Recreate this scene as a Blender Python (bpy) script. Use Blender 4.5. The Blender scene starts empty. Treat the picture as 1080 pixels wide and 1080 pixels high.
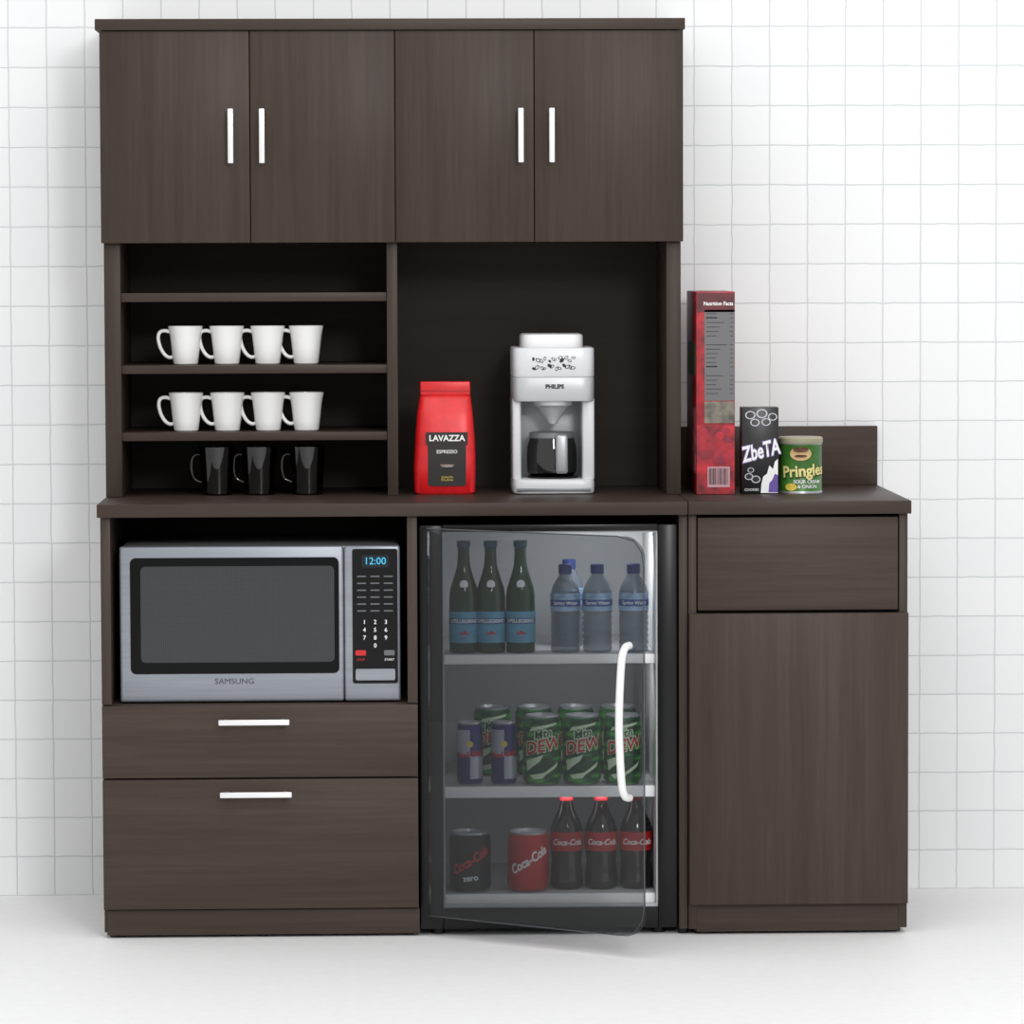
import bpy, bmesh, math, random
from mathutils import Matrix, Vector
random.seed(4)
sc = bpy.context.scene
sc.view_settings.view_transform = 'Standard'
sc.view_settings.look = 'None'
sc.view_settings.exposure = 0
sc.view_settings.gamma = 1

# ------------------------------------------------------------ materials
def lin(c):
    o = []
    for v in c[:3]:
        v = v / 255.0
        o.append(v / 12.92 if v <= 0.04045 else ((v + 0.055) / 1.055) ** 2.4)
    return (o[0], o[1], o[2], 1.0)

def mat(name, col, rough=0.5, metal=0.0, spec=0.5, emit=None, es=1.0, coat=0.0, alpha=1.0, vary=0.0):
    m = bpy.data.materials.new(name); m.use_nodes = True
    nt = m.node_tree; b = nt.nodes['Principled BSDF']
    b.inputs['Base Color'].default_value = lin(col)
    b.inputs['Roughness'].default_value = rough
    b.inputs['Metallic'].default_value = metal
    b.inputs['Specular IOR Level'].default_value = spec
    b.inputs['Coat Weight'].default_value = coat
    b.inputs['Alpha'].default_value = alpha
    if emit:
        b.inputs['Emission Color'].default_value = lin(emit)
        b.inputs['Emission Strength'].default_value = es
    if vary:
        tc = nt.nodes.new('ShaderNodeTexCoord'); n = nt.nodes.new('ShaderNodeTexNoise')
        n.inputs['Scale'].default_value = 40
        r = nt.nodes.new('ShaderNodeValToRGB')
        a = [max(0, v * (1 - vary)) for v in col]; c = [min(255, v * (1 + vary)) for v in col]
        r.color_ramp.elements[0].color = lin(a); r.color_ramp.elements[1].color = lin(c)
        r.color_ramp.elements[0].position = .3; r.color_ramp.elements[1].position = .7
        nt.links.new(tc.outputs['Object'], n.inputs['Vector'])
        nt.links.new(n.outputs['Fac'], r.inputs['Fac'])
        nt.links.new(r.outputs['Color'], b.inputs['Base Color'])
    return m

def wood(name, dark, light, scale, rough=0.42, spec=0.18):
    m = bpy.data.materials.new(name); m.use_nodes = True
    nt = m.node_tree; b = nt.nodes['Principled BSDF']
    b.inputs['Roughness'].default_value = rough
    b.inputs['Specular IOR Level'].default_value = spec
    tc = nt.nodes.new('ShaderNodeTexCoord')
    mp = nt.nodes.new('ShaderNodeMapping'); mp.inputs['Scale'].default_value = scale
    n1 = nt.nodes.new('ShaderNodeTexNoise'); n1.inputs['Scale'].default_value = 1.0
    n1.inputs['Detail'].default_value = 6; n1.inputs['Roughness'].default_value = .65
    mp2 = nt.nodes.new('ShaderNodeMapping'); mp2.inputs['Scale'].default_value = tuple(v * 0.14 for v in scale)
    n2 = nt.nodes.new('ShaderNodeTexNoise'); n2.inputs['Scale'].default_value = 1.0
    n2.inputs['Detail'].default_value = 3; n2.inputs['Distortion'].default_value = .6
    mx = nt.nodes.new('ShaderNodeMath'); mx.operation = 'MULTIPLY_ADD'; mx.inputs[1].default_value = .55
    ml = nt.nodes.new('ShaderNodeMath'); ml.operation = 'MULTIPLY'; ml.inputs[1].default_value = .45
    r = nt.nodes.new('ShaderNodeValToRGB')
    r.color_ramp.elements[0].position = .30; r.color_ramp.elements[1].position = .72
    r.color_ramp.elements[0].color = lin(dark); r.color_ramp.elements[1].color = lin(light)
    L = nt.links.new
    L(tc.outputs['Object'], mp.inputs['Vector']); L(tc.outputs['Object'], mp2.inputs['Vector'])
    L(mp.outputs['Vector'], n1.inputs['Vector']); L(mp2.outputs['Vector'], n2.inputs['Vector'])
    L(n2.outputs['Fac'], ml.inputs[0]); L(n1.outputs['Fac'], mx.inputs[0]); L(ml.outputs[0], mx.inputs[2])
    L(mx.outputs[0], r.inputs['Fac']); L(r.outputs['Color'], b.inputs['Base Color'])
    return m

WV = wood('wood_vertical_grain', (51, 42, 37), (72, 61, 54), (90, 90, 3))
WH = wood('wood_horizontal_grain', (51, 42, 37), (72, 61, 54), (3, 90, 90))
WVB = wood('wood_base_vertical_grain', (57, 47, 42), (78, 66, 59), (90, 90, 3))
WHB = wood('wood_base_horizontal_grain', (57, 47, 42), (78, 66, 59), (3, 90, 90))
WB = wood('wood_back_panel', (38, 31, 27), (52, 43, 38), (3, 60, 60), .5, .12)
WE = wood('wood_edge_band', (58, 48, 43), (68, 57, 51), (6, 60, 60))
GAP = mat('gap_shade', (14, 12, 12), .8)  # near-black colour standing in for the shade inside the gaps
CHROME = mat('satin_nickel', (240, 240, 240), .28, .6)
WHITEPL = mat('white_plastic', (236, 236, 236), .3)
CERAMIC = mat('white_ceramic', (236, 236, 234), .18, coat=.3)
BLACK = mat('black_plastic', (17, 17, 18), .3, spec=.3)
SILVER = mat('brushed_silver', (176, 178, 182), .35, .55)
SILVERD = mat('silver_dark', (130, 132, 136), .4, .5)
LINER = mat('fridge_liner', (196, 198, 200), .5)
WTXT = mat('white_print', (245, 245, 245), .5)
KTXT = mat('black_print', (20, 20, 20), .5)
RED = mat('red_print', (200, 25, 30), .4)
YEL = mat('yellow_print', (225, 200, 80), .5)

def glassy(name, tint, gloss=.08, rough=.0, k=.45):
    m = bpy.data.materials.new(name); m.use_nodes = True
    nt = m.node_tree; nt.nodes.clear()
    o = nt.nodes.new('ShaderNodeOutputMaterial'); t = nt.nodes.new('ShaderNodeBsdfTransparent')
    t.inputs['Color'].default_value = lin(tint)
    g = nt.nodes.new('ShaderNodeBsdfGlossy'); g.inputs['Roughness'].default_value = rough
    mx = nt.nodes.new('ShaderNodeMixShader')
    lw = nt.nodes.new('ShaderNodeLayerWeight'); lw.inputs['Blend'].default_value = .25
    ma = nt.nodes.new('ShaderNodeMath'); ma.operation = 'MULTIPLY_ADD'
    ma.inputs[1].default_value = k; ma.inputs[2].default_value = gloss
    nt.links.new(lw.outputs['Fresnel'], ma.inputs[0]); nt.links.new(ma.outputs[0], mx.inputs[0])
    nt.links.new(t.outputs[0], mx.inputs[1]); nt.links.new(g.outputs[0], mx.inputs[2])
    nt.links.new(mx.outputs[0], o.inputs[0])
    return m

# ------------------------------------------------------------ mesh helpers
def empty(name, loc=(0, 0, 0)):
    e = bpy.data.objects.new(name, None); e.location = loc; e.empty_display_size = .05
    sc.collection.objects.link(e); return e

def link(name, me, m, parent, smooth=None):
    ob = bpy.data.objects.new(name, me); sc.collection.objects.link(ob)
    if m is not None:
        for x in (m if isinstance(m, (list, tuple)) else [m]): me.materials.append(x)
    if parent: ob.parent = parent
    if smooth is not None:
        for p in me.polygons: p.use_smooth = True
        me.set_sharp_from_angle(angle=math.radians(smooth))
    return ob

def box(name, x0, x1, y0, y1, z0, z1, m, parent=None, bev=.0012, seg=2):
    bm = bmesh.new(); bmesh.ops.create_cube(bm, size=1)
    for v in bm.verts:
        v.co = Vector(((x0 + x1) / 2 + v.co.x * (x1 - x0), (y0 + y1) / 2 + v.co.y * (y1 - y0), (z0 + z1) / 2 + v.co.z * (z1 - z0)))
    if bev:
        bmesh.ops.bevel(bm, geom=bm.edges[:], offset=bev, segments=seg, profile=.5, affect='EDGES')
    me = bpy.data.meshes.new(name); bm.to_mesh(me); bm.free()
    return link(name, me, m, parent, 40)

def lathe(name, prof, m, parent, loc=(0, 0, 0), n=40, sharp=35):
    """prof: list of (r,z) or (r,z,matindex-of-following-band)"""
    bm = bmesh.new(); rings = []
    for p in prof:
        r, z = p[0], p[1]
        if r < 1e-5: rings.append([bm.verts.new((loc[0], loc[1], loc[2] + z))])
        else: rings.append([bm.verts.new((loc[0] + r * math.cos(2 * math.pi * i / n), loc[1] + r * math.sin(2 * math.pi * i / n), loc[2] + z)) for i in range(n)])
    for k in range(len(rings) - 1):
        a, b = rings[k], rings[k + 1]; mi = prof[k][2] if len(prof[k]) > 2 else 0
        for i in range(n):
            j = (i + 1) % n
            if len(a) == 1 and len(b) == 1: continue
            if len(a) == 1: f = bm.faces.new((a[0], b[j], b[i]))
            elif len(b) == 1: f = bm.faces.new((a[i], a[j], b[0]))
            else: f = bm.faces.new((a[i], a[j], b[j], b[i]))
            f.material_index = mi
    bmesh.ops.recalc_face_normals(bm, faces=bm.faces[:])
    me = bpy.data.meshes.new(name); bm.to_mesh(me); bm.free()
    return link(name, me, m, parent, sharp)

def loft(name, secs, m, parent, n=48, sharp=40):
    """secs: (z, hx, hy, exponent, cx, cy)"""
    bm = bmesh.new(); rings = []
    for z, hx, hy, e, cx, cy in secs:
        ring = []
        for i in range(n):
            a = 2 * math.pi * i / n; c, s = math.cos(a), math.sin(a)
            ring.append(bm.verts.new((cx + hx * math.copysign(abs(c) ** (2 / e), c), cy + hy * math.copysign(abs(s) ** (2 / e), s), z)))
        rings.append(ring)
    for a, b in zip(rings, rings[1:]):
        for i in range(n):
            j = (i + 1) % n; bm.faces.new((a[i], a[j], b[j], b[i]))
    bm.faces.new(rings[0][::-1]); bm.faces.new(rings[-1])
    bmesh.ops.recalc_face_normals(bm, faces=bm.faces[:])
    me = bpy.data.meshes.new(name); bm.to_mesh(me); bm.free()
    return link(name, me, m, parent, sharp)

def tube(name, pts, r, m, parent, res=8, flat=1.0, smooth=True):
    bm = bmesh.new(); P = [Vector(p) for p in pts]
    if smooth:
        Q = []
        for k in range(len(P) - 1):
            p0 = P[max(k - 1, 0)]; p1 = P[k]; p2 = P[k + 1]; p3 = P[min(k + 2, len(P) - 1)]
            for s in range(6):
                t = s / 6
                Q.append(.5 * ((2 * p1) + (-p0 + p2) * t + (2 * p0 - 5 * p1 + 4 * p2 - p3) * t * t + (-p0 + 3 * p1 - 3 * p2 + p3) * t ** 3))
        Q.append(P[-1]); P = Q
    rings = []; up = None
    for k, p in enumerate(P):
        d = (P[min(k + 1, len(P) - 1)] - P[max(k - 1, 0)]).normalized()
        if up is None:
            up = Vector((0, 1, 0)) if abs(d.y) < .9 else Vector((0, 0, 1))
        s = d.cross(up).normalized(); u = s.cross(d).normalized(); up = u
        rings.append([bm.verts.new(p + s * r * math.cos(2 * math.pi * i / res) + u * r * flat * math.sin(2 * math.pi * i / res)) for i in range(res)])
    for a, b in zip(rings, rings[1:]):
        for i in range(res):
            j = (i + 1) % res; bm.faces.new((a[i], a[j], b[j], b[i]))
    bm.faces.new(rings[0][::-1]); bm.faces.new(rings[-1])
    bmesh.ops.recalc_face_normals(bm, faces=bm.faces[:])
    me = bpy.data.meshes.new(name); bm.to_mesh(me); bm.free()
    return link(name, me, m, parent, 50)

def text(name, s, size, loc, m, parent, wrap=None, rot=0.0, sx=1.0, bold=0.0, ang=0.0, shear=0.0):
    """text standing in the XZ plane facing -Y; wrap=radius curls it round a vertical axis at loc"""
    cu = bpy.data.curves.new(name + '_c', 'FONT'); cu.body = s; cu.size = size
    cu.align_x = 'CENTER'; cu.align_y = 'CENTER'; cu.offset = bold; cu.resolution_u = 3; cu.shear = shear
    ob = bpy.data.objects.new(name + '_c', cu); sc.collection.objects.link(ob)
    dg = bpy.context.evaluated_depsgraph_get()
    me = bpy.data.meshes.new_from_object(ob.evaluated_get(dg)); bpy.data.objects.remove(ob)
    c, q = math.cos(rot), math.sin(rot)
    for v in me.vertices:
        x, y = v.co.x * sx, v.co.y
        x, y = x * c - y * q, x * q + y * c
        if wrap:
            a = x / wrap + ang
            v.co = (loc[0] + wrap * math.sin(a), loc[1] - wrap * math.cos(a), loc[2] + y)
        else:
            v.co = (loc[0] + x, loc[1], loc[2] + y)
    me.name = name
    me.materials.clear()
    return link(name, me, m, parent)

def bar_handle(name, parent, axis, c, length, y, m=CHROME, w=.006):
    x, z = c; h = length / 2; out = .03
    if axis == 'z':
        box(name + '_bar', x - w, x + w, y - out, y - out + .008, z - h, z + h, m, parent, .002, 3)
        for i, k in enumerate((-1, 1)):
            box(name + '_post_%d' % i, x - .004, x + .004, y - out + .008, y + .0005, z + k * (h - .014) - .005, z + k * (h - .014) + .005, m, parent)
    else:
        box(name + '_bar', x - h, x + h, y - out, y - out + .008, z - w, z + w, m, parent, .002, 3)
        for i, k in enumerate((-1, 1)):
            box(name + '_post_%d' % i, x + k * (h - .014) - .005, x + k * (h - .014) + .005, y - out + .008, y + .0005, z - .004, z + .004, m, parent)

# ------------------------------------------------------------ room
def tile_mat():
    m = bpy.data.materials.new('white_wall_tile'); m.use_nodes = True
    nt = m.node_tree; b = nt.nodes['Principled BSDF']; L = nt.links.new
    tc = nt.nodes.new('ShaderNodeTexCoord')
    sep = nt.nodes.new('ShaderNodeSeparateXYZ'); cmb = nt.nodes.new('ShaderNodeCombineXYZ')
    nz = nt.nodes.new('ShaderNodeTexNoise'); nz.inputs['Scale'].default_value = 22; nz.inputs['Detail'].default_value = 3
    sub = nt.nodes.new('ShaderNodeVectorMath'); sub.operation = 'SUBTRACT'; sub.inputs[1].default_value = (.5, .5, .5)
    scl = nt.nodes.new('ShaderNodeVectorMath'); scl.operation = 'SCALE'; scl.inputs['Scale'].default_value = .0045
    add = nt.nodes.new('ShaderNodeVectorMath'); add.operation = 'ADD'
    br = nt.nodes.new('ShaderNodeTexBrick'); br.offset = 0; br.squash = 1
    br.inputs['Scale'].default_value = 1
    br.inputs['Brick Width'].default_value = .0845; br.inputs['Row Height'].default_value = .088
    br.inputs['Mortar Size'].default_value = .0017; br.inputs['Mortar Smooth'].default_value = .5
    br.inputs['Bias'].default_value = 0
    br.inputs['Color1'].default_value = lin((239, 240, 240)); br.inputs['Color2'].default_value = lin((236, 237, 238))
    br.inputs['Mortar'].default_value = lin((203, 207, 210))
    L(tc.outputs['Object'], sep.inputs[0]); L(sep.outputs['X'], cmb.inputs['X']); L(sep.outputs['Z'], cmb.inputs['Y'])
    L(tc.outputs['Object'], nz.inputs['Vector']); L(nz.outputs['Color'], sub.inputs[0]); L(sub.outputs[0], scl.inputs[0])
    L(cmb.outputs[0], add.inputs[0]); L(scl.outputs[0], add.inputs[1]); L(add.outputs[0], br.inputs['Vector'])
    L(br.outputs['Color'], b.inputs['Base Color'])
    inv = nt.nodes.new('ShaderNodeMath'); inv.operation = 'SUBTRACT'; inv.inputs[0].default_value = 1
    L(br.outputs['Fac'], inv.inputs[1])
    bp = nt.nodes.new('ShaderNodeBump'); bp.inputs['Strength'].default_value = .35; bp.inputs['Distance'].default_value = .002
    L(inv.outputs[0], bp.inputs['Height']); L(bp.outputs[0], b.inputs['Normal'])
    b.inputs['Roughness'].default_value = .45; b.inputs['Specular IOR Level'].default_value = .3
    return m
box('wall_back', -4, 4, .612, .70, 0, 3.2, tile_mat(), None, 0)
box('floor', -4, 4, -6, .70, -.06, 0, mat('white_floor', (243, 243, 243), .55, vary=.008), None, 0)

# ------------------------------------------------------------ base cabinet (drawers, microwave bay, fridge bay)
bc = empty('drawer_base_cabinet')
XL, XM, XF0, XF = -.862, -.202, .346, .364
box('side_left', XL, XL + .02, .018, .605, .012, .886, WVB, bc)
box('side_mid', -.223, XM, .018, .605, .012, .886, WVB, bc)
box('side_fridge', XF0, XF, .005, .605, .012, .886, WVB, bc)
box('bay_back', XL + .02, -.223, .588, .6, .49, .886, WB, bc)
box('bay_floor', XL + .02, -.223, .018, .588, .474, .4925, WHB, bc)
box('bay_edge_left', XL, XL + .0205, 0, .018, .494, .886, WVB, bc)
box('bay_edge_right', -.223, XM, 0, .018, .494, .886, WVB, bc)
box('countertop', XL - .006, XF - .0007, -.016, .608, .8865, .914, WE, bc, .0015)
box('drawer_front_top', XL, XM, -.002, .016, .3395, .4915, WHB, bc)
box('drawer_front_bottom', XL, XM, -.002, .016, .0625, .336, WHB, bc)
box('drawer_gap_fill', XL + .02, -.223, .018, .4, .06, .474, GAP, bc, 0)  # added filler block, paints the gaps between drawer fronts dark
box('kick_board', XL + .006, XM + .002, .012, .028, .006, .0595, WHB, bc)
for i, (x, y) in enumerate([(XL + .02, .04), (XM - .02, .04), (-.53, .04), (XL + .02, .56), (XM - .02, .56), (XF - .009, .03), (XF - .009, .56)]):
    lathe('foot_%d' % i, [(0, 0), (.011, 0), (.011, .013), (0, .013)], BLACK, bc, (x, y, 0), 16)
bar_handle('pull_top', bc, 'x', (-.544, .458), .148, -.002)
bar_handle('pull_bottom', bc, 'x', (-.541, .306), .150, -.002)

# ------------------------------------------------------------ waste bin cabinet
wc = empty('waste_bin_cabinet')
XR = .826; X0 = .3655
box('side_left', X0, X0 + .017, 0, .605, .012, .886, WVB, wc)
box('side_right', XR - .018, XR, 0, .605, .012, .886, WVB, wc)
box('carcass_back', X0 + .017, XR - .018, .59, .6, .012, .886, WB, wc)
box('carcass_gap_fill', X0 + .017, XR - .018, .02, .5, .06, .88, GAP, wc, 0)  # added filler block, paints the gap round the inset drawer dark
box('drawer_front', X0 + .0195, XR - .0205, -.002, .016, .6845, .8795, WHB, wc)
box('door_front', X0 + .001, XR, -.0195, -.001, .066, .679, WVB, wc)
box('kick_board', X0 + .0165, XR - .0175, .001, .014, .006, .064, WHB, wc)
box('countertop', X0 - .0007, XR + .006, -.016, .608, .8865, .914, WE, wc, .0015)
box('backsplash', X0 + .005, XR + .005, .588, .606, .914, 1.046, WHB, wc)
for i, (x, y) in enumerate([(X0 + .02, .04), (XR - .02, .04), (.6, .04), (X0 + .02, .56), (XR - .02, .56)]):
    lathe('foot_%d' % i, [(0, 0), (.011, 0), (.011, .013), (0, .013)], BLACK, wc, (x, y, 0), 16)

# ------------------------------------------------------------ hutch
hc = empty('hutch_cabinet')
HL, HR, HF, HB = -.867, .368, .255, .605
Z0 = .9145
box('side_left', HL, -.832, HF, HB, Z0, 1.458, WV, hc)
box('side_right', .337, HR, HF, HB, Z0, 1.458, WV, hc)
box('divider', -.263, -.240, HF, HB, Z0, 1.458, WV, hc)
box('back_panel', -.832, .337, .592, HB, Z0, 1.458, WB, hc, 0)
for i, (a, b_) in enumerate([(1.332, 1.351), (1.178, 1.196), (1.034, 1.052)]):
    box('shelf_%d' % i, -.832, -.263, HF + .006, .592, a, b_, WE, hc)
box('upper_carcass', HL, HR, HF, HB, 1.4585, 1.9085, WV, hc)
dx = [(-.871, -.5535), (-.5515, -.2445), (-.2425, .0525), (.0545, .372)]
for i, (a, b_) in enumerate(dx):
    box('door_%d' % i, a, b_, HF - .02, HF - .002, 1.4575, 1.9075, WV, hc)
box('top_board', -.880, .376, HF - .026, HB, 1.909, 1.933, WE, hc, .0015)
for i, x in enumerate((-.593, -.5265, .0245, .0905)):
    bar_handle('pull_%d' % i, hc, 'z', (x, 1.684), .116, HF - .02)

# ------------------------------------------------------------ refrigerator
fr = empty('mini_refrigerator')
A, B = -.198, .3435
box('shell_left', A, -.149, .012, .58, .014, .866, BLACK, fr, .004)
box('shell_right', .302, B, .012, .58, .014, .866, BLACK, fr, .004)
box('shell_top', -.149, .302, .012, .58, .852, .866, BLACK, fr)
box('shell_bottom', -.149, .302, .012, .58, .014, .058, BLACK, fr)
box('liner_back', -.149, .302, .50, .52, .058, .852, LINER, fr, 0)
box('liner_left', -.149, -.146, .02, .50, .058, .852, LINER, fr, 0)
box('liner_right', .299, .302, .02, .50, .058, .852, LINER, fr, 0)
box('liner_top', -.146, .299, .02, .50, .848, .852, LINER, fr, 0)
box('liner_floor', -.146, .299, .02, .50, .058, .063, LINER, fr, 0)
SH = mat('shelf_white', (250, 250, 250), .4)
for i, (a, b_) in enumerate([(.571, .589), (.288, .310), (.0635, .082)]):
    box('shelf_%d' % i, -.1455, .2985, .05, .498, a, b_, LINER, fr)
    box('shelf_front_rail_%d' % i, -.1455, .2985, .046, .0505, a - .001, b_ + .0005, SH, fr)
for i, x in enumerate((-.16, .305)):
    for j, y in enumerate((.05, .52)):
        lathe('foot_%d%d' % (i, j), [(0, 0), (.014, 0), (.014, .015), (0, .015)], BLACK, fr, (x, y, 0), 16)
def door_slab(name, w, z0, z1, t, r, m, parent, yoff=0, x0=0):
    bm = bmesh.new(); pts = [(x0, z0)]
    for k in range(9):
        a = -math.pi / 2 + k * math.pi / 16; pts.append((x0 + w - r + r * math.cos(a), z0 + r + r * math.sin(a)))
    for k in range(9):
        a = k * math.pi / 16; pts.append((x0 + w - r + r * math.cos(a), z1 - r + r * math.sin(a)))
    pts.append((x0, z1))
    f = bm.faces.new([bm.verts.new((x, yoff, z)) for x, z in pts])
    ex = bmesh.ops.extrude_face_region(bm, geom=[f])
    for v in ex['geom']:
        if isinstance(v, bmesh.types.BMVert): v.co.y += t
    bmesh.ops.recalc_face_normals(bm, faces=bm.faces[:])
    me = bpy.data.meshes.new(name); bm.to_mesh(me); bm.free()
    return link(name, me, m, parent, 30)
GD = glassy('smoked_door_glass', (205, 207, 209), .025, .0, .3)
hinge = bpy.data.objects.new('door_pivot', None); sc.collection.objects.link(hinge)
hinge.parent = fr; hinge.location = (-.188, .004, 0); hinge.rotation_euler = (0, 0, -math.radians(35.3)); hinge.empty_display_size = .02
door_slab('door_glass', .530, .046, .860, .008, .045, GD, hinge, -.008, .0145)
box('door_hinge_rail', 0, .014, -.009, .002, .046, .860, BLACK, hinge, .002)
tube('door_trim', [(.01, -.004, .860), (.25, -.004, .860), (.48, -.004, .860), (.52, -.004, .852), (.538, -.004, .83), (.5435, -.004, .80), (.5435, -.004, .45), (.5435, -.004, .11), (.538, -.004, .078), (.52, -.004, .054), (.48, -.004, .046), (.25, -.004, .046), (.01, -.004, .046)], .0014, mat('trim_grey', (105, 107, 110), .2, .4), hinge, 6, smooth=False)
tube('door_handle', [(.512, -.008, .640), (.511, -.026, .634), (.510, -.037, .600), (.509, -.044, .485), (.510, -.037, .37), (.511, -.026, .336), (.512, -.008, .330)], .008, WHITEPL, hinge, 12)

# ------------------------------------------------------------ microwave
mw = empty('microwave_oven')
MX0, MX1, MY, MZ0, MZ1 = -.825, -.238, .03, .500, .823
MBODY = mat('microwave_case', (158, 160, 162), .4, .3, vary=.06)
STEEL = wood('brushed_steel', (136, 140, 148), (158, 162, 170), (4, 4, 160), .34, .4)
STEEL.node_tree.nodes['Principled BSDF'].inputs['Metallic'].default_value = .4
box('case', MX0 + .004, MX1 - .002, MY + .02, .40, MZ0, MZ1 - .001, MBODY, mw, .004)
box('door_panel', MX0, -.3565, MY, MY + .022, MZ0 - .004, MZ1, STEEL, mw, .005, 3)
box('control_panel', -.3545, MX1, MY - .002, MY + .022, MZ0 - .004, MZ1, STEEL, mw, .005, 3)
def rrect(name, x0, x1, z0, z1, y, t, r, m, parent):
    bm = bmesh.new(); pts = []
    for cx, cz, a0 in ((x1 - r, z0 + r, -90), (x1 - r, z1 - r, 0), (x0 + r, z1 - r, 90), (x0 + r, z0 + r, 180)):
        for k in range(7):
            a = math.radians(a0 + k * 15); pts.append((cx + r * math.cos(a), cz + r * math.sin(a)))
    f = bm.faces.new([bm.verts.new((x, y, z)) for x, z in pts])
    ex = bmesh.ops.extrude_face_region(bm, geom=[f])
    for v in ex['geom']:
        if isinstance(v, bmesh.types.BMVert): v.co.y += t
    bmesh.ops.recalc_face_normals(bm, faces=bm.faces[:])
    me = bpy.data.meshes.new(name); bm.to_mesh(me); bm.free()
    return link(name, me, m, parent, 30)
rrect('window_rim', -.803, -.366, .555, .799, MY - .0015, .004, .012, mat('mw_window_black', (12, 13, 14), .12, spec=.15), mw)
def mesh_screen():
    m = bpy.data.materials.new('mw_screen'); m.use_nodes = True
    nt = m.node_tree; b = nt.nodes['Principled BSDF']; L = nt.links.new
    tc = nt.nodes.new('ShaderNodeTexCoord')
    wx = nt.nodes.new('ShaderNodeTexWave'); wx.bands_direction = 'X'; wx.inputs['Scale'].default_value = 70
    wz = nt.nodes.new('ShaderNodeTexWave'); wz.bands_direction = 'Z'; wz.inputs['Scale'].default_value = 70
    mu = nt.nodes.new('ShaderNodeMath'); mu.operation = 'MULTIPLY'
    r = nt.nodes.new('ShaderNodeValToRGB')
    r.color_ramp.elements[0].color = lin((64, 66, 68)); r.color_ramp.elements[1].color = lin((38, 39, 41))
    L(tc.outputs['Object'], wx.inputs['Vector']); L(tc.outputs['Object'], wz.inputs['Vector'])
    L(wx.outputs['Fac'], mu.inputs[0]); L(wz.outputs['Fac'], mu.inputs[1]); L(mu.outputs[0], r.inputs['Fac']); L(r.outputs['Color'], b.inputs['Base Color'])
    b.inputs['Roughness'].default_value = .2; b.inputs['Specular IOR Level'].default_value = .3
    return m
rrect('window_screen', -.781, -.376, .579, .781, MY - .0022, .003, .010, mesh_screen(), mw)
text('brand_print', 'SAMSUNG', .0165, (-.586, MY - .0008, .5385), mat('logo_ink', (60, 62, 70), .4), mw, sx=1.1)
rrect('key_panel', -.338, -.243, .533, .816, MY - .004, .004, .005, mat('mw_panel_black', (18, 18, 20), .2, spec=.2), mw)
rrect('display', -.318, -.262, .777, .803, MY - .005, .002, .003, mat('mw_display', (8, 20, 28), .1), mw)
text('clock_digits', '12:00', .021, (-.290, MY - .0056, .790), mat('lcd_cyan', (50, 160, 200), .5, emit=(60, 180, 220), es=.6), mw)
KL = mat('key_legend', (104, 106, 112), .5)
for r_ in range(6):
    for c_ in range(3):
        box('soft_key_%d%d' % (r_, c_), -.328 + c_ * .028, -.309 + c_ * .028, MY - .0048, MY - .003, .757 - r_ * .0145, .7595 - r_ * .0145, KL, mw, 0)
for k, ch in enumerate('123456789'):
    text('digit_%s' % ch, ch, .0125, (-.313 + (k % 3) * .0225, MY - .0048, .662 - (k // 3) * .0165), WTXT, mw, bold=.0001)
text('digit_0', '0', .0125, (-.2905, MY - .0048, .6125), WTXT, mw, bold=.0001)
rrect('stop_key', -.332, -.310, .592, .603, MY - .0048, .002, .002, RED, mw)
rrect('start_key', -.272, -.250, .592, .603, MY - .0048, .002, .002, mat('key_grey', (100, 100, 104), .5), mw)
text('stop_legend', 'STOP', .007, (-.321, MY - .0048, .583), RED, mw)
text('start_legend', 'START', .007, (-.261, MY - .0048, .583), WTXT, mw)
rrect('door_release', -.332, -.249, .540, .564, MY - .008, .005, .004, STEEL, mw)
for i, x in enumerate((MX0 + .05, MX1 - .05)):
    for j, y in enumerate((.07, .36)):
        lathe('foot_%d%d' % (i, j), [(0, .4927), (.012, .4927), (.012, .502), (0, .502)], BLACK, mw, (x, y, 0), 16)

# ------------------------------------------------------------ mugs
def mug(loc):
    e = empty('coffee_mug', loc)
    h = .083
    lathe('cup_body', [(0, 0), (.024, 0), (.0265, .002), (.029, .02), (.0335, .06), (.0375, h - .001), (.0368, h), (.0355, h - .001), (.0315, .06), (.027, .02), (.024, .005), (0, .005)], CERAMIC, e)
    tube('cup_handle', [(-.033, 0, .070), (-.044, 0, .073), (-.055, 0, .070), (-.059, 0, .058), (-.055, 0, .038), (-.046, 0, .022), (-.036, 0, .015), (-.028, 0, .016)], .0042, CERAMIC, e, 10, 1.3)
for z in (1.1963, 1.0523):
    for x in (-.698, -.609, -.521, -.438):
        mug((x, .335, z))
SMOKE = glassy('smoked_mug_glass', (130, 118, 114), .06, .02)
def gmug(loc):
    e = empty('glass_mug', loc)
    lathe('glass_body', [(0, 0), (.030, 0), (.033, .003), (.0335, .02), (.0365, .07), (.0395, .104), (.0385, .105), (.0372, .103), (.034, .07), (.031, .02), (.029, .010), (0, .010)], SMOKE, e)
    tube('glass_handle', [(-.036, 0, .085), (-.045, 0, .087), (-.053, 0, .078), (-.055, 0, .055), (-.049, 0, .034), (-.033, 0, .026)], .0045, SMOKE, e, 10)
for x in (-.632, -.541, -.437):
    gmug((x, .33, .9143))

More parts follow.
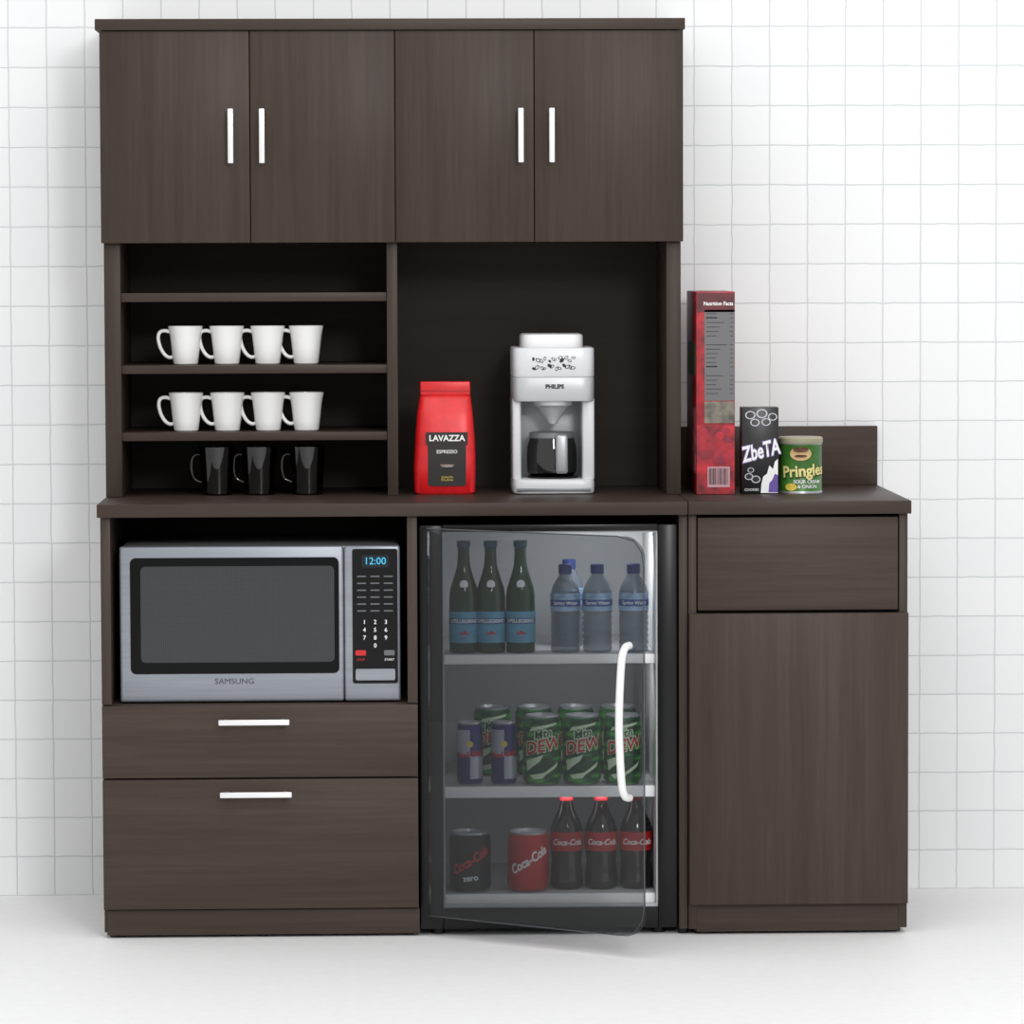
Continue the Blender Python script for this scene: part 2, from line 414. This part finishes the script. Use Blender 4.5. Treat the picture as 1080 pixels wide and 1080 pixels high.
# ------------------------------------------------------------ coffee bag
cb = empty('coffee_bag', (-.140, .335, .9143))
BAGR = mat('bag_red_foil', (218, 26, 32), .35, .05, vary=.05)
loft('bag_body', [(0, .062, .034, 6, 0, 0), (.004, .066, .037, 6, 0, 0), (.06, .0675, .038, 6, 0, 0), (.12, .065, .036, 5, .001, 0), (.17, .061, .029, 5, .001, 0), (.205, .056, .018, 5, .002, 0), (.213, .0545, .011, 4, .002, 0), (.216, .054, .008, 4, .002, 0)], BAGR, cb)
box('bag_top_fold', -.0525, .0565, -.012, .006, .212, .243, BAGR, cb, .003, 3)
box('bag_fold_seam', -.052, .056, -.0128, -.008, .222, .2245, mat('bag_seam', (170, 15, 22), .4), cb, .0004)
rrect('bag_label', -.036, .046, .018, .110, -.0395, .004, .006, mat('label_black', (28, 20, 20), .4), cb)
box('bag_logo_band', -.040, .050, -.0398, -.036, .108, .134, mat('logo_band', (30, 14, 16), .4), cb, 0)
text('bag_brand', 'LAVAZZA', .0180, (.005, -.0402, .121), WTXT, cb, bold=.0005, sx=.98)
text('bag_kind', 'ESPRESSO', .0105, (.005, -.0402, .092), WTXT, cb, bold=.0001)
text('bag_small', 'QUALITA\nITALIANA', .006, (.005, -.0402, .034), YEL, cb)
lathe('bag_cup_art', [(0, 0), (.012, .001), (.017, .006), (0, .006)], WTXT, cb, (.005, -.036, .058), 24)
lathe('bag_cup_coffee', [(0, .0062), (.013, .0062), (.013, .0075), (0, .0075)], mat('crema', (150, 84, 40), .5), cb, (.005, -.037, .058), 24)

# ------------------------------------------------------------ coffee maker
cm = empty('drip_coffee_maker', (.0955, .30, .9143))
CMW = mat('maker_white', (216, 217, 219), .3)
CMS = mat('maker_silver_shade', (190, 192, 194), .35, .2)
def sbox(nm, x0, x1, y0, y1, z0, z1, m, e=5, par=cm, r=.006):
    cx, cy = (x0 + x1) / 2, (y0 + y1) / 2; hx, hy = (x1 - x0) / 2, (y1 - y0) / 2
    return loft(nm, [(z0, hx - r, hy - r, e, cx, cy), (z0 + r * .3, hx - r * .3, hy - r * .3, e, cx, cy), (z0 + r, hx, hy, e, cx, cy), (z1 - r, hx, hy, e, cx, cy), (z1 - r * .3, hx - r * .3, hy - r * .3, e, cx, cy), (z1, hx - r, hy - r, e, cx, cy)], m, par, 64)
sbox('base', -.089, .089, -.02, .2, 0, .032, CMW, 9)
box('base_front_trim', -.080, .080, -.0215, -.019, .006, .013, SILVERD, cm, .001)
lathe('warming_plate', [(0, .032), (.055, .032), (.055, .036), (0, .036)], BLACK, cm, (.0, .052, 0))
box('back_column', -.080, .080, .115, .195, .03, .21, CMS, cm, .004)
box('side_wall_left', -.0885, -.070, .0, .195, .028, .21, CMW, cm, .006, 3)
box('side_wall_right', .062, .0885, .0, .195, .028, .21, CMW, cm, .006, 3)
sbox('brew_head', -.089, .089, -.02, .2, .200, .252, CMS, 8, r=.002)  # lower head in grey: its shading is put into the colour
sbox('brew_head_upper', -.0892, .0892, -.0203, .2, .2515, .316, CMW, 8, r=.004)
sbox('bean_hopper_lid', -.070, .066, .0, .17, .313, .345, WHITEPL, 5)
for i in range(24):
    x = -.044 + .092 * (i % 12 + random.random() * .7) / 12; z = .270 + .009 * random.random() + (.016 if i > 11 else 0)
    w = .0035 + .0025 * random.random()
    ob = lathe('bean_%d' % i, [(0, -.001), (w, -.001), (w, .001), (w * .5, .001), (0, .001)] if i % 4 == 0 else [(w * .68, -.001), (w, -.001), (w, .001), (w * .68, .001), (w * .68, -.001)], KTXT, cm, (0, 0, 0), 12)
    ob.rotation_euler = (math.pi / 2, random.random() * 3, 0); ob.scale = (1, .65, 1); ob.location = (x, -.0200, z)
text('maker_brand', 'PHILIPS', .0125, (.002, -.0207, .232), KTXT, cm, bold=.0006)
lathe('filter_funnel', [(0, .150), (.009, .150), (.012, .156), (.032, .186), (.042, .191), (.043, .2035), (0, .2035)], mat('funnel_silver', (214, 216, 218), .25, .3), cm, (.0, .035, 0))
CARG = glassy('carafe_glass', (120, 108, 104), .08, .02)
lathe('carafe_glass', [(0, .0365), (.046, .0365), (.053, .045), (.0545, .07), (.053, .10), (.047, .122), (.046, .130), (.0445, .130), (.0455, .120), (.051, .10), (.0525, .07), (.051, .047), (.045, .0385), (0, .0385)], CARG, cm, (-.002, .052, 0))
lathe('coffee', [(0, .039), (.045, .039), (.0505, .047), (.052, .07), (.0505, .102), (0, .102)], mat('coffee_liquid', (22, 14, 12), .1), cm, (-.002, .052, 0))
lathe('carafe_collar', [(.0475, .118), (.049, .120), (.049, .130), (.046, .132), (0, .134)], SILVERD, cm, (-.002, .052, 0))
box('carafe_handle', .004, .030, -.018, .004, .044, .128, SILVER, cm, .006, 3)

# ------------------------------------------------------------ cereal box
cx = empty('cereal_box', (0, 0, 0))
BR = mat('cereal_red', (140, 24, 34), .4, vary=.25)
BD = mat('cereal_dark_red', (84, 20, 28), .4, vary=.15)
x0, x1, y0, y1, z0, z1 = .400, .483, .24, .526, .9143, 1.350
box('carton', x0, x1, y0, y1, z0, z1, BR, cx, .0012)
box('top_print', x0 + .002, x1 - .001, y0 - .0006, y0 + .002, 1.306, 1.347, BD, cx, 0)
text('facts_heading', 'Nutrition Facts', .0115, ((x0 + x1) / 2 + .006, y0 - .0012, 1.324), WTXT, cx, bold=.0002, sx=.9)
box('facts_panel', x0 + .018, x1 - .001, y0 - .0006, y0 + .002, 1.116, 1.311, mat('facts_shaded_grey', (104, 104, 106), .5), cx, 0)  # panel grey has the shade on the carton's upper part painted in
for i in range(19):
    if i in (6, 13): continue
    zz = 1.302 - i * .0095
    w = random.uniform(.02, .045)
    box('facts_line_%d' % i, x0 + .021, x0 + .021 + w, y0 - .0011, y0, zz, zz + (.003 if i in (1, 12) else .0012), KTXT, cx, 0)
    box('facts_value_%d' % i, x1 - .010, x1 - .004, y0 - .0011, y0, zz, zz + .0012, KTXT, cx, 0)
box('recipe_panel', x0 + .018, x1 - .001, y0 - .0006, y0 + .002, 1.068, 1.114, mat('recipe_beige', (112, 106, 94), .5, vary=.3), cx, 0)
BL = mat('cereal_bright_red', (150, 20, 36), .4, vary=.35)
box('fruit_panel', x0 + .001, x1 - .001, y0 - .0006, y0 + .002, .9155, 1.064, BL, cx, 0)
for i in range(14):
    x = random.uniform(x0 + .012, x1 - .012); z = random.uniform(.985, 1.055); w = random.uniform(.006, .010)
    ob = lathe('cherry_%d' % i, [(0, -.0006), (w, -.0006), (w, .0004), (0, .0006)], mat('cherry_%d' % i, (random.randint(120, 185), 22, random.randint(30, 55)), .35), cx, (0, 0, 0), 20)
    ob.rotation_euler = (math.pi / 2, 0, 0); ob.location = (x, y0 - .001, z)
box('barcode_field', .424, .472, y0 - .0012, y0, .930, .974, mat('barcode_pink', (196, 150, 158), .5), cx, 0)
xx = .427
while xx < .468:
    w = random.choice((.0006, .0009, .0014)); box('bar_%d' % int(xx * 1e5), xx, xx + w, y0 - .0018, y0 - .001, .936, .971, KTXT, cx, 0); xx += w + random.choice((.0008, .0014, .002))
box('side_green_print', x0 - .0006, x0 + .001, y0 + .03, y1 - .03, 1.17, 1.24, mat('side_green', (50, 92, 50), .5, vary=.3), cx, 0)
box('side_text_print', x0 - .0006, x0 + .001, y0 + .03, y1 - .03, .96, 1.10, mat('side_pink', (176, 100, 108), .5, vary=.3), cx, 0)

# ------------------------------------------------------------ cookie box
ck = empty('cookie_box', (0, 0, 0))
x0, x1, y0 = .4985, .578, .25
box('carton', x0, x1, y0, y0 + .055, .9143, 1.101, mat('cookie_black', (14, 12, 17), .35), ck)
def blob(name, pts, y, m, parent):
    bm = bmesh.new(); f = bm.faces.new([bm.verts.new((x, y, z)) for x, z in pts])
    bmesh.ops.triangulate(bm, faces=[f]); bmesh.ops.recalc_face_normals(bm, faces=bm.faces[:])
    me = bpy.data.meshes.new(name); bm.to_mesh(me); bm.free(); return link(name, me, m, parent)
def oval(name, cx_, cz_, rx, rz, y, m, parent):
    blob(name, [(cx_ + rx * math.cos(k * math.pi / 12), cz_ + rz * math.sin(k * math.pi / 12)) for k in range(24)], y, m, parent)
LAV = mat('lavender', (150, 132, 190), .4)
text('cookie_logo_outline', 'ZbeTA', .046, (.5385, y0 - .0009, 1.006), LAV, ck, rot=math.radians(14), bold=.0026, sx=.62, shear=.25)
text('cookie_logo', 'ZbeTA', .046, (.5385, y0 - .0014, 1.006), WTXT, ck, rot=math.radians(14), bold=.0010, sx=.62, shear=.25)
AG = mat('art_grey', (205, 205, 214), .5)
for i, (dx_, dz, w) in enumerate([(-.022, .170, .011), (.003, .173, .012), (.026, .166, .010), (-.012, .154, .010), (.012, .155, .010)]):
    ob = lathe('cookie_art_%d' % i, [(w * .78, -.0005), (w, -.0005), (w, .0005), (w * .78, .0005), (w * .78, -.0005)], AG, ck, (0, 0, 0), 24)
    ob.rotation_euler = (math.pi / 2, 0, 0); ob.scale = (1, .8, 1); ob.location = (.539 + dx_, y0 - .0008, .9143 + dz)
blob('milk_splash', [(.5395, .9165), (.5765, .9165), (.5765, .990), (.570, .984), (.566, .968), (.558, .976), (.553, .958), (.545, .952), (.541, .936)], y0 - .0007, WTXT, ck)
blob('purple_band', [(.556, .918), (.5765, .918), (.5765, .955), (.570, .958), (.564, .944), (.558, .938)], y0 - .0010, mat('purple', (100, 76, 160), .4), ck)
for i, (a, b_, w) in enumerate([(.514, .952, .009), (.529, .946, .010), (.518, .966, .007)]):
    oval('wafer_%d' % i, a, b_, w, w * .8, y0 - .0011 - i * .0002, AG, ck); oval('wafer_in_%d' % i, a, b_, w * .78, w * .62, y0 - .0012 - i * .0002, KTXT, ck)
text('net_weight', 'COOKIES', .0075, (.520, y0 - .0012, .9235), WTXT, ck)

# ------------------------------------------------------------ chip can
cc = empty('chip_can', (.630, .30, .9143))
R = .0475
CG = mat('can_green', (62, 116, 42), .35, vary=.12)
lathe('can_body', [(0, 0), (R, 0), (R, .003), (R - .0012, .005, 1), (R - .0012, .105, 0), (R, .107, 2), (R + .0008, .110, 2), (R + .0008, .118, 2), (R - .002, .121, 2), (0, .121, 2)], [SILVER, CG, mat('can_lid_beige', (160, 156, 130), .4)], cc, n=56)
text('can_brand_shadow', 'Pringles', .034, (0, 0, .0475), mat('can_brand_dark', (30, 60, 24), .5), cc, wrap=R, bold=.0026, rot=math.radians(4), ang=.14)
text('can_brand', 'Pringles', .034, (0, 0, .0485), mat('can_cream', (240, 228, 150), .5), cc, wrap=R + .0006, bold=.0010, rot=math.radians(4), ang=.12)
def wrapdisc(name, cxa, cz, rx, rz, r, m, parent, n=28):
    bm = bmesh.new(); vs = []
    for i in range(n):
        a = 2 * math.pi * i / n; t = (cxa + rx * math.cos(a)) / r
        vs.append(bm.verts.new((r * math.sin(t), -r * math.cos(t), cz + rz * math.sin(a))))
    c = bm.verts.new((r * math.sin(cxa / r), -r * math.cos(cxa / r), cz))
    for i in range(n): bm.faces.new((vs[i], vs[(i + 1) % n], c))
    me = bpy.data.meshes.new(name); bm.to_mesh(me); bm.free(); return link(name, me, m, parent)
MB = mat('mascot_brown', (90, 54, 26), .5)
wrapdisc('can_mascot_face', -.004, .086, .024, .015, R + .0004, mat('mascot_tan', (206, 172, 120), .5), cc)
wrapdisc('can_mascot_hair', -.004, .095, .017, .006, R + .0010, MB, cc)
wrapdisc('can_mascot_moustache', -.004, .081, .014, .003, R + .0012, MB, cc)
text('can_flavour', 'SOUR CREAM\n& ONION', .0105, (0, 0, .020), WTXT, cc, wrap=R + .0006, bold=.0002, ang=.25)
wrapdisc('can_chip', -.026, .014, .014, .008, R + .0004, YEL, cc)

# ------------------------------------------------------------ fridge contents
GREENGL = mat('bottle_green_glass', (22, 62, 36), .08, spec=.8)
LB = mat('label_blue', (96, 160, 190), .4, vary=.06)
LBD = mat('label_blue_dark', (46, 100, 150), .4)
FOIL = mat('neck_foil', (60, 90, 110), .35, .3)
def pell(loc):
    e = empty('mineral_water_bottle', loc); r = .031
    lathe('bottle', [(0, 0), (r - .002, 0), (r, .003), (r, .118), (r - .002, .135), (.021, .160), (.0145, .182), (.0125, .205), (.0125, .222, 1), (.0145, .224, 1), (.0145, .236, 1), (0, .237, 1)], [GREENGL, FOIL], e, n=40)
    lathe('label', [(r + .0005, .022), (r + .0005, .088)], LB, e)
    lathe('label_band', [(r + .0008, .062), (r + .0008, .074)], LBD, e)
    text('label_text', 'S.PELLEGRINO', .0105, (0, 0, .068), WTXT, e, wrap=r + .0014, bold=.0003)
    text('label_star', '*', .040, (0, 0, .030), RED, e, wrap=r + .0014, bold=.0014)
    wrapdisc('neck_label', 0, .146, .009, .009, .0275, WTXT, e)
Z1 = .5898
for x in (-.103, -.046, .017): pell((x, .11, Z1))
PET = mat('water_plastic', (112, 126, 140), .12, spec=.8, alpha=.62)
CAPB = mat('cap_blue', (34, 52, 110), .4)
WLB = mat('water_label', (150, 178, 206), .4, vary=.2); WLD = mat('water_label_band', (50, 84, 150), .4)
def water(loc):
    e = empty('water_bottle', loc); r = .031
    pr = [(0, 0), (r - .003, 0), (r, .004)]
    z = .010
    while z < .085: pr += [(r, z), (r - .0018, z + .004), (r, z + .008)]; z += .013
    pr += [(r, .125), (r - .004, .140), (.018, .155), (.0125, .163), (.0125, .168)]
    lathe('bottle', pr, PET, e, n=40, sharp=60)
    lathe('cap', [(.0125, .166), (.0145, .166), (.0145, .184), (.013, .186), (0, .186)], CAPB, e)
    lathe('label', [(r + .0006, .088), (r + .0006, .126)], WLB, e)
    lathe('label_band', [(r + .0010, .098), (r + .0010, .112)], WLD, e)
    text('label_text', 'Spring Water', .0105, (0, 0, .105), WTXT, e, wrap=r + .0016, bold=.0002)
for x, y in ((.112, .11), (.180, .11), (.257, .11), (.126, .25)): water((x, y, Z1))
TOPS = mat('can_top_silver', (185, 187, 190), .25, .5)
def can_profile(r, h):
    return [(0, .004, 1), (r * .74, .003, 1), (r * .80, 0, 1), (r * .88, .003, 0), (r, .011, 0), (r, h - .014, 0), (r * .90, h - .005, 1), (r * .91, h - .001, 1), (r * .87, h, 1), (r * .84, h - .006, 1), (0, h - .006, 1)]
RBB = mat('slim_can_silver', (176, 180, 192), .3, .3); RBN = mat('slim_can_blue', (30, 44, 110), .3, .3)
def quad(name, r, pts, m, parent):
    bm = bmesh.new(); n = 8
    (xa, za), (xb, zb), (xc, zc), (xd, zd) = pts
    lo = []; hi = []
    for i in range(n + 1):
        t = i / n
        x = xa + (xb - xa) * t; z = za + (zb - za) * t; lo.append(bm.verts.new((r * math.sin(x / r), -r * math.cos(x / r), z)))
        x = xd + (xc - xd) * t; z = zd + (zc - zd) * t; hi.append(bm.verts.new((r * math.sin(x / r), -r * math.cos(x / r), z)))
    for i in range(n): bm.faces.new((lo[i], lo[i + 1], hi[i + 1], hi[i]))
    me = bpy.data.meshes.new(name); bm.to_mesh(me); bm.free(); return link(name, me, m, parent)
def slim(loc):
    e = empty('energy_drink_can', loc); r = .0275; h = .134
    lathe('can', can_profile(r, h), [RBN, TOPS], e)
    quad('patch_a', r + .0005, [(-.036, .068), (.0, .064), (.0, .118), (-.036, .118)], RBB, e)
    quad('patch_b', r + .0005, [(.0, .014), (.038, .014), (.038, .060), (.0, .064)], RBB, e)
    text('can_text', 'Red Bull', .017, (0, 0, .066), RED, e, wrap=r + .0012, bold=.0006, rot=math.radians(6))
    wrapdisc('can_sun', 0, .088, .007, .007, r + .001, YEL, e)
Z2 = .3108
for x in (-.092, -.020): slim((x, .09, Z2))
def dewmat():
    m = bpy.data.materials.new('soda_green_leafy'); m.use_nodes = True
    nt = m.node_tree; b = nt.nodes['Principled BSDF']; L = nt.links.new
    tc = nt.nodes.new('ShaderNodeTexCoord'); mp = nt.nodes.new('ShaderNodeMapping')
    mp.inputs['Rotation'].default_value = (0, math.radians(-40), 0); mp.inputs['Scale'].default_value = (26, 26, 70)
    w = nt.nodes.new('ShaderNodeTexVoronoi'); w.inputs['Scale'].default_value = 1; w.distance = 'MANHATTAN'
    r = nt.nodes.new('ShaderNodeValToRGB'); cr = r.color_ramp
    cr.elements[0].color = lin((84, 178, 72)); cr.elements[0].position = .25
    cr.elements[1].color = lin((12, 62, 30)); cr.elements[1].position = .95
    a = cr.elements.new(.6); a.color = lin((28, 118, 50))
    L(tc.outputs['Object'], mp.inputs['Vector']); L(mp.outputs[0], w.inputs['Vector']); L(w.outputs['Distance'], r.inputs['Fac']); L(r.outputs['Color'], b.inputs['Base Color'])
    b.inputs['Roughness'].default_value = .3
    return m
DEW = dewmat()
LIME = mat('lime_white', (214, 234, 200), .4); DINK = mat('dew_ink', (16, 80, 40), .4)
def dew(loc):
    e = empty('soda_can', loc); r = .0405; h = .148
    lathe('can', can_profile(r, h), [DEW, TOPS], e)
    quad('shard_a', r + .0005, [(-.036, .030), (-.006, .052), (.002, .066), (-.040, .052)], LIME, e)
    quad('shard_b', r + .0005, [(.000, .020), (.034, .040), (.038, .050), (.006, .030)], LIME, e)
    quad('shard_c', r + .0005, [(-.030, .115), (.030, .128), (.034, .134), (-.024, .124)], LIME, e)
    quad('shard_d', r + .0005, [(-.020, .014), (.000, .016), (.012, .030), (-.030, .022)], LIME, e)
    text('can_text_outline', 'Mtn', .024, (0, 0, .110), LIME, e, wrap=r + .0008, bold=.0026, rot=.18, shear=.2)
    text('can_text_b_outline', 'DEW', .036, (0, 0, .084), LIME, e, wrap=r + .0009, bold=.0030, rot=.18, shear=.2)
    text('can_text', 'Mtn', .024, (0, 0, .110), DINK, e, wrap=r + .0016, bold=.0004, rot=.18, shear=.2)
    text('can_text_b', 'DEW', .036, (0, 0, .084), RED, e, wrap=r + .0017, bold=.0006, rot=.18, shear=.2)
for x, y in ((.061, .09), (.145, .09), (.232, .09), (-.04, .26), (.05, .26), (.14, .26), (.23, .26)): dew((x, y, Z2))
Z3 = .0828
def cola(loc, body, txt, sub=None):
    e = empty('soda_can', loc); r = .0445; h = .127
    lathe('can', can_profile(r, h), [body, TOPS], e)
    text('can_script', 'Coca-Cola', .027, (0, 0, .068), txt, e, wrap=r + .0008, bold=.0009, rot=math.radians(30), sx=.80, shear=.3)
    if sub: text('can_sub', sub, .018, (0, 0, .032), WTXT, e, wrap=r + .0008, bold=.0004, rot=.1)
    return e
cola((-.092, .10, Z3), mat('can_black', (26, 22, 24), .3, .2), RED, 'zero')
cola((.031, .10, Z3), mat('can_red', (190, 34, 32), .3, .2), WTXT)
COLA = mat('cola_glass', (26, 12, 12), .08, spec=.8); CAPR = mat('cap_red', (180, 24, 30), .4)
def colab(loc):
    e = empty('cola_bottle', loc); r = .0355
    lathe('bottle', [(0, 0), (r - .005, 0), (r - .001, .004), (r, .02), (r - .0015, .04), (r - .004, .060), (r - .001, .082), (r, .10), (r - .001, .125), (r - .007, .145), (.018, .165), (.0135, .180), (.0125, .188)], COLA, e, sharp=60)
    lathe('cap', [(.0125, .187), (.0150, .187), (.0150, .201), (.0135, .204), (0, .204)], CAPR, e)
    lathe('label', [(r - .0006, .082), (r + .0008, .100), (r - .0002, .122)], CAPR, e)
    text('label_text', 'Coca-Cola', .0175, (0, 0, .101), WTXT, e, wrap=r + .0018, bold=.0004, sx=.9, shear=.3)
for x in (.114, .188, .2625): colab((x, .13, Z3))

# ------------------------------------------------------------ lights
w = bpy.data.worlds.new('studio'); sc.world = w; w.use_nodes = True
w.node_tree.nodes['Background'].inputs['Color'].default_value = (1, 1, 1, 1)
w.node_tree.nodes['Background'].inputs['Strength'].default_value = .78
def area(name, loc, target, size, en, sy=None, par=None):
    l = bpy.data.lights.new(name, 'AREA'); l.energy = en; l.size = size
    if sy: l.shape = 'RECTANGLE'; l.size_y = sy
    o = bpy.data.objects.new(name, l); o.location = loc
    o.rotation_euler = (Vector(target) - Vector(loc)).to_track_quat('-Z', 'Y').to_euler(); sc.collection.objects.link(o)
    if par: o.parent = par
    return o
area('key_light', (1.3, -6.5, 3.2), (0, .3, 1.0), 1.0, 115)
area('overhead_fill', (0, -2.4, 3.9), (0, -.9, 0), 3.0, 55)  # added overhead fill to brighten the floor
area('fridge_lamp_top', (.19, .14, .843), (.19, .38, .62), .14, 1.3, .04, fr)
area('fridge_fill_mid', (.14, .12, .568), (.14, .42, .3), .24, .45, .03, fr)  # added fill under the upper shelf, brightens the middle level
area('fridge_fill_low', (.12, .12, .285), (.12, .42, .05), .24, .22, .03, fr)  # added fill under the middle shelf, brightens the bottom level

# ------------------------------------------------------------ camera
f, yaw, pitch, roll = 4365.52, .02817, .06073, -.00352
fw = Vector((math.sin(yaw) * math.cos(pitch), math.cos(yaw) * math.cos(pitch), -math.sin(pitch)))
r = Vector((math.cos(yaw), -math.sin(yaw), 0)); u = r.cross(fw)
r2 = r * math.cos(roll) + u * math.sin(roll); u2 = -r * math.sin(roll) + u * math.cos(roll)
cd = bpy.data.cameras.new('camera'); cd.lens = f / 1080 * 36; cd.sensor_width = 36; cd.clip_end = 60
co = bpy.data.objects.new('camera', cd); sc.collection.objects.link(co)
M = Matrix((r2, u2, -fw)).transposed().to_4x4(); M.translation = Vector((-.24646, -8.62822, 1.41831))
co.matrix_world = M; sc.camera = co
